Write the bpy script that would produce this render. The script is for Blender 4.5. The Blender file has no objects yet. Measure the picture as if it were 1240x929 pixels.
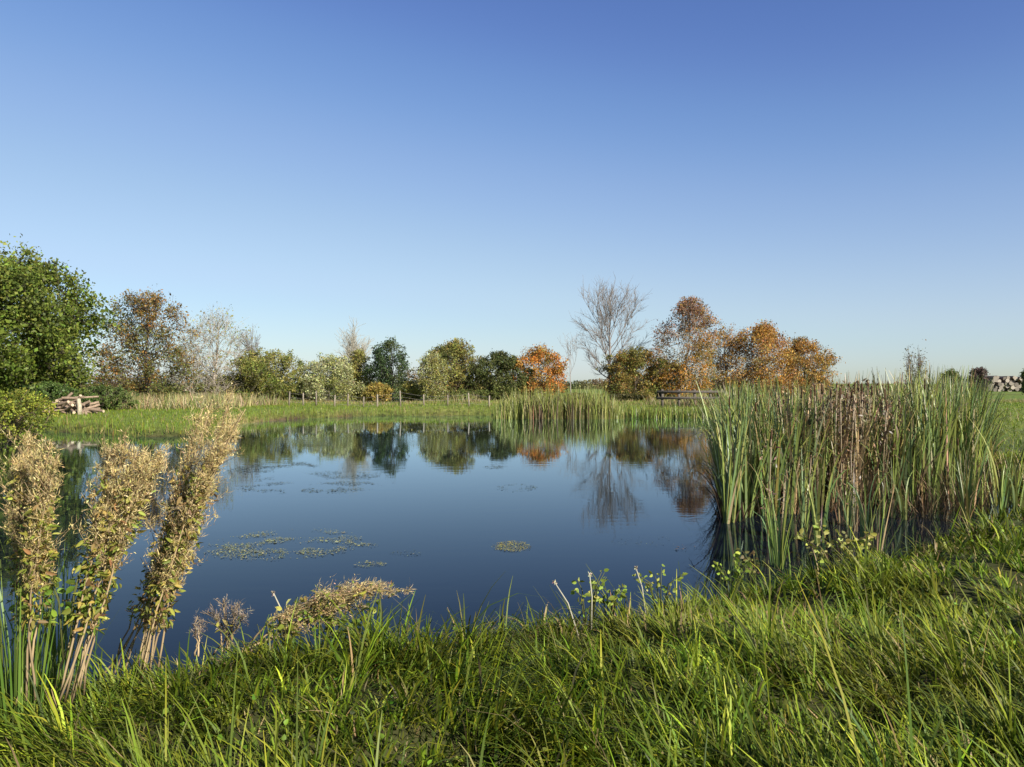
import bpy, math
import numpy as np
from mathutils import Vector

# ------------------------------------------------------------------ scene, camera, light
S = bpy.context.scene
COL = S.collection
F = 950.0                      # focal length in photo pixels (photo 1240 wide)
CZ = 2.1                       # eye height over the water (z = 0)
cd = bpy.data.cameras.new("camera"); cam = bpy.data.objects.new("camera", cd); COL.objects.link(cam)
cd.sensor_width = 36.0; cd.lens = 36.0 * F / 1240.0
cd.clip_start = 0.05; cd.clip_end = 6000.0
cam.location = (0, 0, CZ); cam.rotation_euler = (math.radians(90), 0, 0)
S.camera = cam

SUN_EL, SUN_AZ = 30.0, 136.0   # azimuth clockwise from +Y (straight ahead)
W = bpy.data.worlds.new("World"); S.world = W; W.use_nodes = True
nt = W.node_tree; nt.nodes.clear()
sky = nt.nodes.new("ShaderNodeTexSky"); sky.sky_type = 'NISHITA'; sky.sun_disc = False
sky.sun_elevation = math.radians(SUN_EL); sky.sun_rotation = math.radians(SUN_AZ)
sky.altitude = 0; sky.air_density = 1.0; sky.dust_density = 0.4; sky.ozone_density = 3.0
bg = nt.nodes.new("ShaderNodeBackground"); bg.inputs[1].default_value = 0.062
wo = nt.nodes.new("ShaderNodeOutputWorld")
K = 0.124
sc1 = nt.nodes.new("ShaderNodeVectorMath"); sc1.operation = 'SCALE'; sc1.inputs["Scale"].default_value = K
cur = nt.nodes.new("ShaderNodeRGBCurve"); cm = cur.mapping; cm.use_clip = False; cm.extend = 'EXTRAPOLATED'     # colour response of the clear cold sky
for ch, pts in ((0, ((0, 0), (.12, .095), (.175, .180), (.251, .305), (.44, .490), (.60, .562), (2.5, 1.9))), (1, ((0, 0), (.23, .205), (.304, .325), (.42, .470), (.66, .672), (.80, .745), (2.5, 2.0))), (2, ((0, 0), (.427, .53), (.525, .655), (.675, .775), (.85, .865), (2.5, 2.2)))):
    c_ = cm.curves[ch]
    c_.points[0].location = pts[0]; c_.points[1].location = pts[-1]
    for p_ in pts[1:-1]: c_.points.new(*p_)
cm.update()
sc2 = nt.nodes.new("ShaderNodeVectorMath"); sc2.operation = 'SCALE'; sc2.inputs["Scale"].default_value = 1 / K
nt.links.new(sky.outputs[0], sc1.inputs[0]); nt.links.new(sc1.outputs[0], cur.inputs["Color"]); nt.links.new(cur.outputs[0], sc2.inputs[0]); nt.links.new(sc2.outputs[0], bg.inputs[0])
nt.links.new(bg.outputs[0], wo.inputs[0])
sl = bpy.data.lights.new("sun", 'SUN'); sl.energy = 5.0; sl.angle = math.radians(0.5); sl.color = (1.0, 0.93, 0.82)
so = bpy.data.objects.new("sun", sl); COL.objects.link(so)
ce, se = math.cos(math.radians(SUN_EL)), math.sin(math.radians(SUN_EL))
sv = Vector((math.sin(math.radians(SUN_AZ)) * ce, math.cos(math.radians(SUN_AZ)) * ce, se))
so.rotation_euler = sv.to_track_quat('Z', 'Y').to_euler(); so.location = (20, -20, 30)
vs = S.view_settings; vs.view_transform = 'Standard'; vs.look = 'None'; vs.gamma = 1.0; vs.exposure = 1.0
vs.use_curve_mapping = False
S.render.engine = 'CYCLES'
cy = S.cycles
cy.max_bounces = 7; cy.diffuse_bounces = 3; cy.glossy_bounces = 3; cy.transmission_bounces = 4; cy.transparent_max_bounces = 4
cy.use_denoising = True

# ------------------------------------------------------------------ helpers
R = np.random.default_rng(7)
def U(a, b, n=None): return R.uniform(a, b, n)
def px_x(px, d): return (px - 620.0) / F * d
def py_z(py, d): return CZ + (464.5 - py) * d / F

class Geo:
    """collects vertices, quads and per-vertex colours"""
    def __init__(s): s.v, s.f, s.c, s.n = [], [], [], 0
    def add(s, v, f, c):
        v = np.asarray(v, float).reshape(-1, 3); f = np.asarray(f, np.int64).reshape(-1, 4)
        c = np.asarray(c, float)
        if c.ndim == 1: c = np.broadcast_to(c, (len(v), 3))
        s.v.append(v); s.f.append(f + s.n); s.c.append(c); s.n += len(v)
    def mesh(s, name, mat, smooth=False):
        v = np.concatenate(s.v); f = np.concatenate(s.f); c = np.concatenate(s.c)
        m = bpy.data.meshes.new(name)
        m.vertices.add(len(v)); m.vertices.foreach_set("co", v.astype(np.float32).ravel())
        m.loops.add(f.size); m.loops.foreach_set("vertex_index", f.astype(np.int32).ravel())
        m.polygons.add(len(f)); m.polygons.foreach_set("loop_start", np.arange(0, f.size, 4, dtype=np.int32))
        a = m.color_attributes.new("Col", 'FLOAT_COLOR', 'POINT')
        a.data.foreach_set("color", np.concatenate([c, np.ones((len(c), 1))], 1).astype(np.float32).ravel())
        m.materials.append(mat)
        m.update(calc_edges=True)
        if smooth: m.polygons.foreach_set("use_smooth", np.ones(len(f), bool))
        return m
    def build(s, name, mat, parent=None, smooth=False, loc=None):
        if loc is not None:
            s.v = [np.concatenate(s.v) - np.asarray(loc, float)]
        o = bpy.data.objects.new(name, s.mesh(name, mat, smooth)); COL.objects.link(o)
        if loc is not None and parent is None: o.location = loc
        if parent is not None: o.parent = parent
        return o

def empty(name, loc):
    o = bpy.data.objects.new(name, None); COL.objects.link(o); o.location = loc; o.empty_display_size = .2
    return o
def tag(o, label=None, cat=None, group=None, kind=None):
    if label: o["label"] = label
    if cat: o["category"] = cat
    if group: o["group"] = group
    if kind: o["kind"] = kind
    return o

def jitter(col, n, h=.12, v=.25):
    """n colours round one or several base colours"""
    col = np.atleast_2d(np.asarray(col, float))
    b = col[R.integers(0, len(col), n)]
    return np.clip(b * (1 + R.normal(0, v, (n, 1))) * (1 + R.normal(0, h, (n, 3))), .004, .85)

def unit(v): return v / np.maximum(np.linalg.norm(v, axis=-1, keepdims=True), 1e-9)

def blades(g, base, L, w, az, th0, bend, col, nseg=4, tipcol=None, taper=.85, bexp=1.4):
    """grass-like ribbons; th0 = tilt from vertical at the base, bend = extra tilt by the tip"""
    n = len(base); az = np.asarray(az)
    h = np.stack([np.cos(az), np.sin(az), np.zeros(n)], 1)
    tw = az + np.pi / 2 + U(-.9, .9, n)
    side = np.stack([np.cos(tw), np.sin(tw), np.zeros(n)], 1)
    p = np.array(base, float); V = np.empty((n, nseg + 1, 2, 3)); C = np.empty((n, nseg + 1, 2, 3))
    for k in range(nseg + 1):
        t = k / nseg
        ww = (w * (1 - taper * t ** 2.2) * (.65 + .35 * min(1, t * 3)))[:, None] * .5
        V[:, k, 0] = p - side * ww; V[:, k, 1] = p + side * ww
        cc = col if tipcol is None else col * (1 - t ** 2) + tipcol * t ** 2
        C[:, k] = cc[:, None, :]
        th = th0 + bend * (t + .5 / nseg) ** bexp
        p = p + (L / nseg)[:, None] * (h * np.sin(th)[:, None] + np.array([0, 0, 1.]) * np.cos(th)[:, None])
    i = np.arange(n)[:, None] * (2 * (nseg + 1)) + np.arange(nseg)[None, :] * 2
    q = np.stack([i, i + 1, i + 3, i + 2], -1)
    g.add(V, q, C.reshape(-1, 3))

def leaves(g, pos, size, col, aspect=.55, up=0.0, droop=0.0, axis=None, fine=False):
    """small pointed leaves, each folded a little along its length"""
    n = len(pos)
    a = unit(R.normal(0, 1, (n, 3))) if axis is None else unit(axis)
    a = unit(a - np.array([0, 0, droop]))
    b = R.normal(0, 1, (n, 3)) ; b[:, 2] *= (1 - up)
    b = unit(np.cross(a, b)); nn = np.cross(a, b)
    L = size[:, None]; wd = L * aspect
    if fine:      # rounder blade: two halves folded on the midrib
        def P(t, w, h): return pos + a * L * t + b * wd * w + nn * L * h
        V = np.stack([pos, P(.22, .42, .07), P(.62, .40, .08), P(1, 0, -.06), P(.62, -.40, .08), P(.22, -.42, .07)], 1)
        q = np.arange(n)[:, None, None] * 6 + np.array([[0, 1, 2, 3], [0, 3, 4, 5]])[None]
        g.add(V, q, np.repeat(col, 6, 0)); return
    V = np.stack([pos, pos + a * L * .45 + b * wd * .5 + nn * L * .1, pos + a * L, pos + a * L * .45 - b * wd * .5 + nn * L * .1], 1)
    q = np.arange(n * 4).reshape(n, 4)
    g.add(V, q, np.repeat(col, 4, 0))

def tubes(g, p0, p1, r0, r1, col, k=5):
    p0 = np.asarray(p0, float).reshape(-1, 3); p1 = np.asarray(p1, float).reshape(-1, 3); n = len(p0)
    r0 = np.broadcast_to(np.asarray(r0, float), n); r1 = np.broadcast_to(np.asarray(r1, float), n)
    a = unit(p1 - p0); ref = np.where(np.abs(a[:, 2:3]) < .9, [[0, 0, 1.]], [[1., 0, 0]])
    u = unit(np.cross(a, ref)); v = np.cross(a, u)
    an = np.arange(k) / k * 2 * np.pi
    ring = u[:, None] * np.cos(an)[None, :, None] + v[:, None] * np.sin(an)[None, :, None]
    V = np.concatenate([p0[:, None] + ring * r0[:, None, None], p1[:, None] + ring * r1[:, None, None]], 1)
    j = np.arange(k); q = np.stack([j, (j + 1) % k, (j + 1) % k + k, j + k], -1)
    q = np.arange(n)[:, None, None] * 2 * k + q[None]
    c = np.asarray(col, float)
    if c.ndim == 2: c = np.repeat(c, 2 * k, 0)
    g.add(V, q, c)

def polytube(g, pts, rad, col, k=6, cap=True):
    """one continuous tube through pts"""
    pts = np.asarray(pts, float); n = len(pts); rad = np.broadcast_to(np.asarray(rad, float), n)
    t = unit(np.gradient(pts, axis=0)); ref = np.array([1., 0.13, 0.05]) if abs(t[0][0]) < .8 else np.array([0, 1., 0])
    an = np.arange(k) / k * 2 * np.pi; V = []
    for i in range(n):
        u = np.cross(t[i], ref); u /= np.linalg.norm(u); v = np.cross(t[i], u)
        V.append(pts[i] + (np.cos(an)[:, None] * u + np.sin(an)[:, None] * v) * rad[i])
    V = np.concatenate(V); j = np.arange(k); q = []
    for i in range(n - 1): q.append(np.stack([j + i * k, (j + 1) % k + i * k, (j + 1) % k + (i + 1) * k, j + (i + 1) * k], -1))
    q = np.concatenate(q)
    if cap:
        V = np.concatenate([V, pts[:1], pts[-1:]]); m = n * k
        e0 = np.stack([j, j, np.full(k, m), (j + 1) % k], -1)[:, [0, 2, 2, 3]]
        # caps as thin quads round the centre
        qs = []
        for i in range(0, k, 2):
            qs.append([m, (i + 2) % k, (i + 1) % k, i]); b = (n - 1) * k
            qs.append([m + 1, b + i, b + (i + 1) % k, b + (i + 2) % k])
        q = np.concatenate([q, np.array(qs)])
    g.add(V, q, col)

_g = {}
def vnoise(x, y, scale, seed=0):
    """smooth value noise 0..1"""
    if seed not in _g: _g[seed] = np.random.default_rng(1000 + seed).random((256, 256))
    T = _g[seed]; x = np.asarray(x) / scale; y = np.asarray(y) / scale
    xi = np.floor(x).astype(int); yi = np.floor(y).astype(int); fx = x - xi; fy = y - yi
    fx = fx * fx * (3 - 2 * fx); fy = fy * fy * (3 - 2 * fy)
    a = T[xi % 256, yi % 256]; b = T[(xi + 1) % 256, yi % 256]; c = T[xi % 256, (yi + 1) % 256]; d = T[(xi + 1) % 256, (yi + 1) % 256]
    return (a * (1 - fx) + b * fx) * (1 - fy) + (c * (1 - fx) + d * fx) * fy

# ------------------------------------------------------------------ materials
def mat(name, rough=.6, trans=0.0, spec=.3, bark=False, noise=0.0, nscale=20.0):
    m = bpy.data.materials.new(name); m.use_nodes = True; t = m.node_tree; N = t.nodes; N.clear()
    at = N.new("ShaderNodeAttribute"); at.attribute_name = "Col"; col = at.outputs["Color"]
    if noise:
        tc = N.new("ShaderNodeTexCoord"); nz = N.new("ShaderNodeTexNoise"); nz.inputs["Scale"].default_value = nscale; nz.inputs["Detail"].default_value = 5
        t.links.new(tc.outputs["Object"], nz.inputs["Vector"])
        mr = N.new("ShaderNodeMapRange"); mr.inputs[1].default_value = .3; mr.inputs[2].default_value = .7; mr.inputs[3].default_value = 1 - noise; mr.inputs[4].default_value = 1 + noise
        t.links.new(nz.outputs[0], mr.inputs[0])
        mx = N.new("ShaderNodeVectorMath"); mx.operation = 'SCALE'; t.links.new(col, mx.inputs[0]); t.links.new(mr.outputs[0], mx.inputs["Scale"]); col = mx.outputs[0]
    p = N.new("ShaderNodeBsdfPrincipled"); p.inputs["Roughness"].default_value = rough; p.inputs["Specular IOR Level"].default_value = spec
    t.links.new(col, p.inputs["Base Color"]); out = N.new("ShaderNodeOutputMaterial"); sh = p.outputs[0]
    if bark:
        tc = N.new("ShaderNodeTexCoord"); nz = N.new("ShaderNodeTexNoise"); nz.inputs["Scale"].default_value = 14
        mp = N.new("ShaderNodeMapping"); mp.inputs["Scale"].default_value = (1, 1, .2)
        t.links.new(tc.outputs["Object"], mp.inputs[0]); t.links.new(mp.outputs[0], nz.inputs["Vector"])
        bp = N.new("ShaderNodeBump"); bp.inputs["Strength"].default_value = .6; bp.inputs["Distance"].default_value = .03
        t.links.new(nz.outputs[0], bp.inputs["Height"]); t.links.new(bp.outputs[0], p.inputs["Normal"])
    if trans:
        tr = N.new("ShaderNodeBsdfTranslucent"); t.links.new(col, tr.inputs[0])
        mx = N.new("ShaderNodeMixShader"); mx.inputs[0].default_value = trans
        t.links.new(sh, mx.inputs[1]); t.links.new(tr.outputs[0], mx.inputs[2]); sh = mx.outputs[0]
    t.links.new(sh, out.inputs[0]); return m
M_leaf = mat("foliage", .55, .38, .25)
M_blade = mat("grass_blade", .5, .38, .2)
M_reed = mat("reed_leaf", .42, .22, .4)
M_dry = mat("dry_seed", .8, .25, .1)
M_bark = mat("bark", .85, 0, .2, bark=True, noise=.35)
M_wood = mat("weathered_wood", .8, 0, .2, bark=True, noise=.3, nscale=12)
M_ground = mat("soil_and_turf", .9, 0, .15, noise=.45, nscale=3.0)
M_weed = mat("pondweed", .5, 0, .4)

def water_mat():
    m = bpy.data.materials.new("pond_water"); m.use_nodes = True; t = m.node_tree; N = t.nodes
    N.remove(N["Principled BSDF"]); out = N["Material Output"]
    df = N.new("ShaderNodeBsdfDiffuse"); df.inputs[0].default_value = (.004, .006, .011, 1)
    gl = N.new("ShaderNodeBsdfGlossy"); gl.inputs["Color"].default_value = (.80, .93, 1, 1); gl.inputs["Roughness"].default_value = .018
    fr = N.new("ShaderNodeFresnel"); fr.inputs[0].default_value = 1.28
    pw = N.new("ShaderNodeMath"); pw.operation = 'POWER'; pw.inputs[1].default_value = 1.4; t.links.new(fr.outputs[0], pw.inputs[0])
    ml = N.new("ShaderNodeMath"); ml.operation = 'MULTIPLY'; ml.inputs[1].default_value = 1.5; ml.use_clamp = True; t.links.new(pw.outputs[0], ml.inputs[0])
    mx = N.new("ShaderNodeMixShader"); t.links.new(ml.outputs[0], mx.inputs[0]); t.links.new(df.outputs[0], mx.inputs[1]); t.links.new(gl.outputs[0], mx.inputs[2]); t.links.new(mx.outputs[0], out.inputs[0])
    tc = N.new("ShaderNodeTexCoord"); mp = N.new("ShaderNodeMapping"); mp.inputs["Scale"].default_value = (.55, 1.5, 1)
    t.links.new(tc.outputs["Object"], mp.inputs[0])
    n1 = N.new("ShaderNodeTexNoise"); n1.inputs["Scale"].default_value = 2.2; n1.inputs["Detail"].default_value = 4; n1.inputs["Roughness"].default_value = .5
    t.links.new(mp.outputs[0], n1.inputs["Vector"])
    n2 = N.new("ShaderNodeTexNoise"); n2.inputs["Scale"].default_value = .16; n2.inputs["Detail"].default_value = 3; t.links.new(mp.outputs[0], n2.inputs["Vector"])
    mr = N.new("ShaderNodeMapRange"); mr.inputs[1].default_value = .42; mr.inputs[2].default_value = .70; mr.inputs[3].default_value = .02; mr.inputs[4].default_value = .11; t.links.new(n2.outputs[0], mr.inputs[0])
    b = N.new("ShaderNodeBump"); t.links.new(mr.outputs[0], b.inputs["Strength"]); b.inputs["Distance"].default_value = .03
    t.links.new(n1.outputs[0], b.inputs["Height"]); t.links.new(b.outputs[0], gl.inputs["Normal"])
    return m
M_water = water_mat()

# ------------------------------------------------------------------ terrain and pond
POND = np.array([(-19.3, 34), (-16, 31.6), (-13.5, 30.5), (-12.3, 32), (-13.2, 36), (-13.8, 41), (-13.2, 46), (-10.6, 49.6), (-5, 51), (-1, 51.5), (4, 48.5), (9, 51),
    (15, 47), (16, 36), (13.0, 26), (10.4, 18.2), (9.2, 13.8), (7.2, 11.4), (5.5, 9.9), (4.2, 8.7), (3.2, 8.0), (2.2, 7.3), (1.4, 6.7), (.6, 6.15), (-.1, 5.8),
    (-.8, 5.6), (-1.8, 5.35), (-2.4, 4.9), (-3.3, 4.7), (-6, 5.6), (-14, 10), (-24, 20), (-28, 30), (-24, 34.5)], float)
def chaikin(P, it=2):
    for _ in range(it):
        Q = np.roll(P, -1, 0); P = np.stack([P * .75 + Q * .25, P * .25 + Q * .75], 1).reshape(-1, 2)
    return P
PS = chaikin(POND)
def inside(P, x, y):
    c = np.zeros(len(x), bool); j = len(P) - 1
    for i in range(len(P)):
        xi, yi = P[i]; xj, yj = P[j]
        if yi != yj: c ^= ((yi > y) != (yj > y)) & (x < (xj - xi) * (y - yi) / (yj - yi) + xi)
        j = i
    return c
def sdf(x, y):
    """distance to the shoreline, positive on land"""
    x = np.asarray(x, float).ravel(); y = np.asarray(y, float).ravel()
    d2 = np.full(len(x), 1e18); A = PS; B = np.roll(PS, -1, 0)
    for (ax, ay), (bx, by) in zip(A, B):
        ex, ey = bx - ax, by - ay; t = np.clip(((x - ax) * ex + (y - ay) * ey) / (ex * ex + ey * ey), 0, 1)
        d2 = np.minimum(d2, (x - ax - t * ex) ** 2 + (y - ay - t * ey) ** 2)
    d = np.sqrt(d2); d[inside(PS, x, y)] *= -1
    return d + .16 * (vnoise(x, y, .9, 1) - .5) + .5 * (vnoise(x, y, 4, 2) - .5) * np.clip((y - 12) / 20, 0, 1)
def height(x, y, s=None):
    x = np.asarray(x, float).ravel(); y = np.asarray(y, float).ravel()
    if s is None: s = sdf(x, y)
    sp = np.maximum(s, 0)
    z = np.where(s < 0, np.maximum(s * .9, -.7), .30 * (1 - np.exp(-sp / .35)) + .20 * (1 - np.exp(-sp / 3)))
    near = np.clip((26 - np.hypot(x, y)) / 10, 0, 1) * np.clip(sp / .5, 0, 1)
    z += near * (.26 * (vnoise(x, y, 1.2, 3) - .5) + .20 * (vnoise(x, y, .55, 4) - .5))
    far = np.clip(sp / 3, 0, 1) * np.clip((y - 25) / 10, 0, 1)
    z += far * .25 * (vnoise(x, y, 5, 5) - .4)
    z += np.clip((np.hypot(x, y) - 120) / 400, 0, 1) * (vnoise(x, y, 160, 6) - .45) * 3.0
    return z

def axis_pts(lo, hi, a, b, fine, mid):
    """fine steps between a and b, growing outwards"""
    def grow(st, end, step):
        o = []; v = st
        while abs(v - st) < abs(end - st):
            step = min(step * 1.09, 120); v += step * (1 if end > st else -1); o.append(v)
        return o
    return np.array(grow(a, lo, fine)[::-1] + list(np.arange(a, b + 1e-6, fine)) + grow(b, hi, fine))
gx = axis_pts(-3000, 3000, -6, 10, .09, 0); gy = axis_pts(-60, 5000, 1, 16, .09, 0)
XX, YY = np.meshgrid(gx, gy); xs, ys = XX.ravel(), YY.ravel()
sd = sdf(xs, ys); zs = height(xs, ys, sd)
nx, ny = len(gx), len(gy)
i = (np.arange(ny - 1)[:, None] * nx + np.arange(nx - 1)[None]).ravel()
quads = np.stack([i, i + 1, i + 1 + nx, i + nx], -1)
def turf(x, y, s):
    n = vnoise(x, y, 2.3, 11)[:, None]; n2 = vnoise(x, y, 14, 12)[:, None]
    g = np.array([.055, .075, .018]) * (1 - n) + np.array([.085, .105, .02]) * n
    far = np.clip((y - 22) / 10, 0, 1)[:, None]
    g = g * (1 - far) + far * (np.array([.10, .15, .02]) * (1 - n2) + np.array([.13, .15, .03]) * n2)
    soil = np.array([.03, .024, .012])
    near = np.clip((14 - np.hypot(x, y)) / 6, 0, 1)[:, None] * .65
    g = g * (1 - near) + soil * near
    k = np.clip(1 - (s - .15) / .35, 0, 1)[:, None]
    g = g * (1 - k) + np.array([.05, .037, .02]) * k
    tan = (np.exp(-((x + 7) / 3.2) ** 2) * np.exp(-((s - .5) / .7) ** 2) * (y > 40) + .8 * np.exp(-((x + 13) / 1.5) ** 2 - ((y - 41) / 2.5) ** 2))[:, None]
    tan = np.clip(tan, 0, 1)
    return g * (1 - tan) + np.array([.30, .22, .10]) * tan
G = Geo(); G.add(np.stack([xs, ys, zs], 1), quads, turf(xs, ys, sd))
tag(G.build("ground", M_ground, smooth=True), "grassy ground round the pond reaching to the horizon", kind="structure")
G = Geo(); G.add([(-45, 2, 0), (25, 2, 0), (25, 58, 0), (-45, 58, 0)], [(0, 1, 2, 3)], (0, 0, 0))
tag(G.build("water", M_water), "still blue pond water mirroring trees and sky", kind="structure")

def scatter(n, x0, x1, y0, y1, ok):
    x = U(x0, x1, n); y = U(y0, y1, n); s = sdf(x, y); k = ok(x, y, s)
    return x[k], y[k], s[k]

# ------------------------------------------------------------------ near meadow grass
GREEN = [(.105, .165, .012), (.15, .208, .015), (.064, .11, .012), (.205, .232, .022), (.12, .155, .03)]
STRAW = [(.34, .26, .12), (.26, .19, .08), (.22, .20, .07)]
G = Geo()
def near_ok(x, y, s):
    d = np.hypot(x, y)
    p = np.clip((4.6 / np.maximum(d, .5)) ** 1.55, .06, 1)
    return (s > -.02) & (np.abs(x - .3) < .74 * y + 3.2) & (y > 1.4) & (R.random(len(x)) < p)
tx, ty, ts = scatter(31500, -8.5, 17.5, 1.2, 19, near_ok)
nt_ = len(tx); per = R.integers(18, 42, nt_)
td = np.hypot(tx, ty)
tuft_len = (.09 + .14 * vnoise(tx, ty, .75, 21) ** 1.8 + .10 * vnoise(tx, ty, .3, 22) ** 1.5) * R.lognormal(0, .25, nt_)
tuft_r = U(.03, .075, nt_) * (1 + .05 * td)
dryness = np.clip(vnoise(tx, ty, .9, 24) * .38 - .15 + .08 * (ts < .6), .012, .4)
yel = vnoise(tx, ty, 1.1, 26)
brt = (.50 + .85 * vnoise(tx, ty, .5, 25)) * R.lognormal(0, .30, nt_)
lean_az = np.pi + 1.6 * (vnoise(tx, ty, 1.4, 23) - .5) * 2.6 + np.where(tx < 0, 1.2, 0); lean = .25 + .75 * vnoise(tx, ty, .9, 27)
k = np.repeat(np.arange(nt_), per); n = len(k)
ang = U(0, 6.28, n); rr_ = np.sqrt(R.random(n))
bx = tx[k] + np.cos(ang) * rr_ * tuft_r[k]; by = ty[k] + np.sin(ang) * rr_ * tuft_r[k]
bs = sdf(bx, by); keep = bs > -.05
k, bx, by, bs, ang, rr_ = k[keep], bx[keep], by[keep], bs[keep], ang[keep], rr_[keep]; n = len(k)
bz = height(bx, by, bs) - .02
L = tuft_len[k] * R.lognormal(0, .28, n); dd = np.hypot(bx, by)
wid = U(.007, .0165, n) * np.clip(dd / 5, 1, 2.0)
hx_ = np.cos(ang) * (.25 + rr_) + lean[k] * np.cos(lean_az[k]) * 1.5 + R.normal(0, .25, n)
hy_ = np.sin(ang) * (.25 + rr_) + lean[k] * np.sin(lean_az[k]) * 1.5 + R.normal(0, .25, n)
az = np.arctan2(hy_, hx_); th0 = np.clip(np.hypot(hx_, hy_) * .42, 0, 1.0) * U(.5, 1.2, n)
dry = R.random(n) < dryness[k]
c = jitter(GREEN, n, .07, .16) * brt[k][:, None]
c = c * (1 - .75 * np.clip(yel[k] - .55, 0, 1)[:, None]) + np.array([.22, .21, .03]) * .75 * np.clip(yel[k] - .55, 0, 1)[:, None]
c[dry] = jitter(STRAW, int(dry.sum()), .06, .25)
tip = np.where(dry[:, None], c * 1.05, c * np.array([1.22, 1.12, 1.0]))
blades(G, np.stack([bx, by, bz], 1), L, wid, az, th0, R.gamma(2.4, .42, n), c, 4, tip)
print("near blades", n)
# short thatch and flattened blades on the soil
x, y, s = scatter(225000, -7.5, 15.5, 1.4, 15, near_ok); n = len(x)
cc = jitter(GREEN, n, .08, .25) * .8; dr = R.random(n) < .35; cc[dr] = jitter(STRAW + [(.14, .10, .05)], int(dr.sum()), .06, .3) * .8
blades(G, np.stack([x, y, height(x, y, s) - .005], 1), U(.04, .12, n), U(.004, .010, n) * np.clip(np.hypot(x, y) / 5, 1, 2), U(0, 6.28, n), U(.3, 1.4, n), U(-.3, .9, n), cc, 2)
# long arching blades and thin stalks
x, y, s = scatter(900, -6, 12, 1.5, 15, near_ok); n = len(x)
cc = jitter(GREEN, n, .08, .2) * 1.15; dr = R.random(n) < .28; cc[dr] = jitter(STRAW, int(dr.sum()))
blades(G, np.stack([x, y, height(x, y, s) - .02], 1), U(.22, .40, n), U(.005, .009, n) * np.clip(np.hypot(x, y) / 5, 1, 2), U(0, 6.28, n), U(.2, .8, n), U(.8, 2.2, n), cc, 6)
x, y, s = scatter(130, -4, 9, 3.4, 12, lambda x, y, s: near_ok(x, y, s) & (s < .9)); n = len(x)
blades(G, np.stack([x, y, height(x, y, s) - .02], 1), U(.25, .55, n), np.full(n, .004), U(0, 6.28, n), U(0, .25, n), U(0, .5, n), jitter(STRAW + GREEN, n), 4)
tag(G.build("grass", M_blade), "long tussocky green grass with straw on the near bank", kind="stuff")
# clover and small broad leaves between the blades
G = Geo(); x, y, s = scatter(34000, -5, 11, 1.5, 13, lambda x, y, s: near_ok(x, y, s) & (vnoise(x, y, .7, 31) > .56)); n = len(x)
p = np.stack([x, y, height(x, y, s) + U(.04, .17, n)], 1)
leaves(G, p, U(.014, .036, n), jitter([(.11, .18, .02), (.16, .22, .025), (.08, .13, .02)], n), .85, up=.7, fine=True)
tag(G.build("ground_cover", M_leaf), "small round clover leaves among the near grass", kind="stuff")

# ------------------------------------------------------------------ far bank grass
G = Geo()
def far_vis(x, y): return (np.abs(x) < .72 * y + 3)
x, y, s = scatter(170000, -54, 54, 17, 76, lambda x, y, s: (s > .05) & far_vis(x, y)); n = len(x)
dry = R.random(n) < np.clip((.05 + .3 * (y > 58)) + .25 * (vnoise(x, y, 4, 41) - .45), .03, .75)
c = jitter([(.16, .22, .02), (.21, .25, .03), (.12, .18, .02)], n, .07, .15); c[dry] = jitter([(.30, .25, .11), (.24, .20, .09)], int(dry.sum()))
L = U(.08, .20, n) * (1 + .8 * dry)
blades(G, np.stack([x, y, height(x, y, s) - .02], 1), L, U(.02, .04, n), U(0, 6.28, n), U(0, .5, n), U(0, .9, n), c, 2)
# waterside fringe
x, y, s = scatter(60000, -30, 22, 18, 52, lambda x, y, s: (s > -.25) & (s < .7) & far_vis(x, y)); n = len(x)
blades(G, np.stack([x, y, np.maximum(height(x, y, s), -.02) - .02], 1), U(.15, .5, n), U(.02, .035, n), U(0, 6.28, n), U(0, .3, n), U(0, .7, n), jitter([(.13, .18, .02), (.17, .20, .03), (.20, .17, .06)], n), 2)
tag(G.build("grass", M_blade), "short sunlit grass on the far bank of the pond", kind="stuff")
# tall dry grass and weeds along the hedge line
G = Geo()
x, y, s = scatter(52000, -46, 24, 47, 66, lambda x, y, s: (s > 1) & far_vis(x, y) & (vnoise(x, y, 3.5, 43) + .22 * (np.exp(-((x + 25) / 6) ** 2)) > .58 + .25 * (y < 53) + .30 * (np.abs(x + 25) > 8))); n = len(x)
blades(G, np.stack([x, y, height(x, y, s) - .02], 1), U(.3, 1.1, n), U(.025, .05, n), U(0, 6.28, n), U(0, .5, n), U(.1, .8, n), jitter([(.30, .25, .12), (.25, .22, .10), (.16, .19, .05), (.36, .30, .17)], n), 3)
tag(G.build("tall_grass", M_dry), "tall straw coloured grass and weeds before the hedge", kind="stuff")

# ------------------------------------------------------------------ trees
def ground_z(x, y): return float(height(np.array([x]), np.array([y]))[0])

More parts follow.
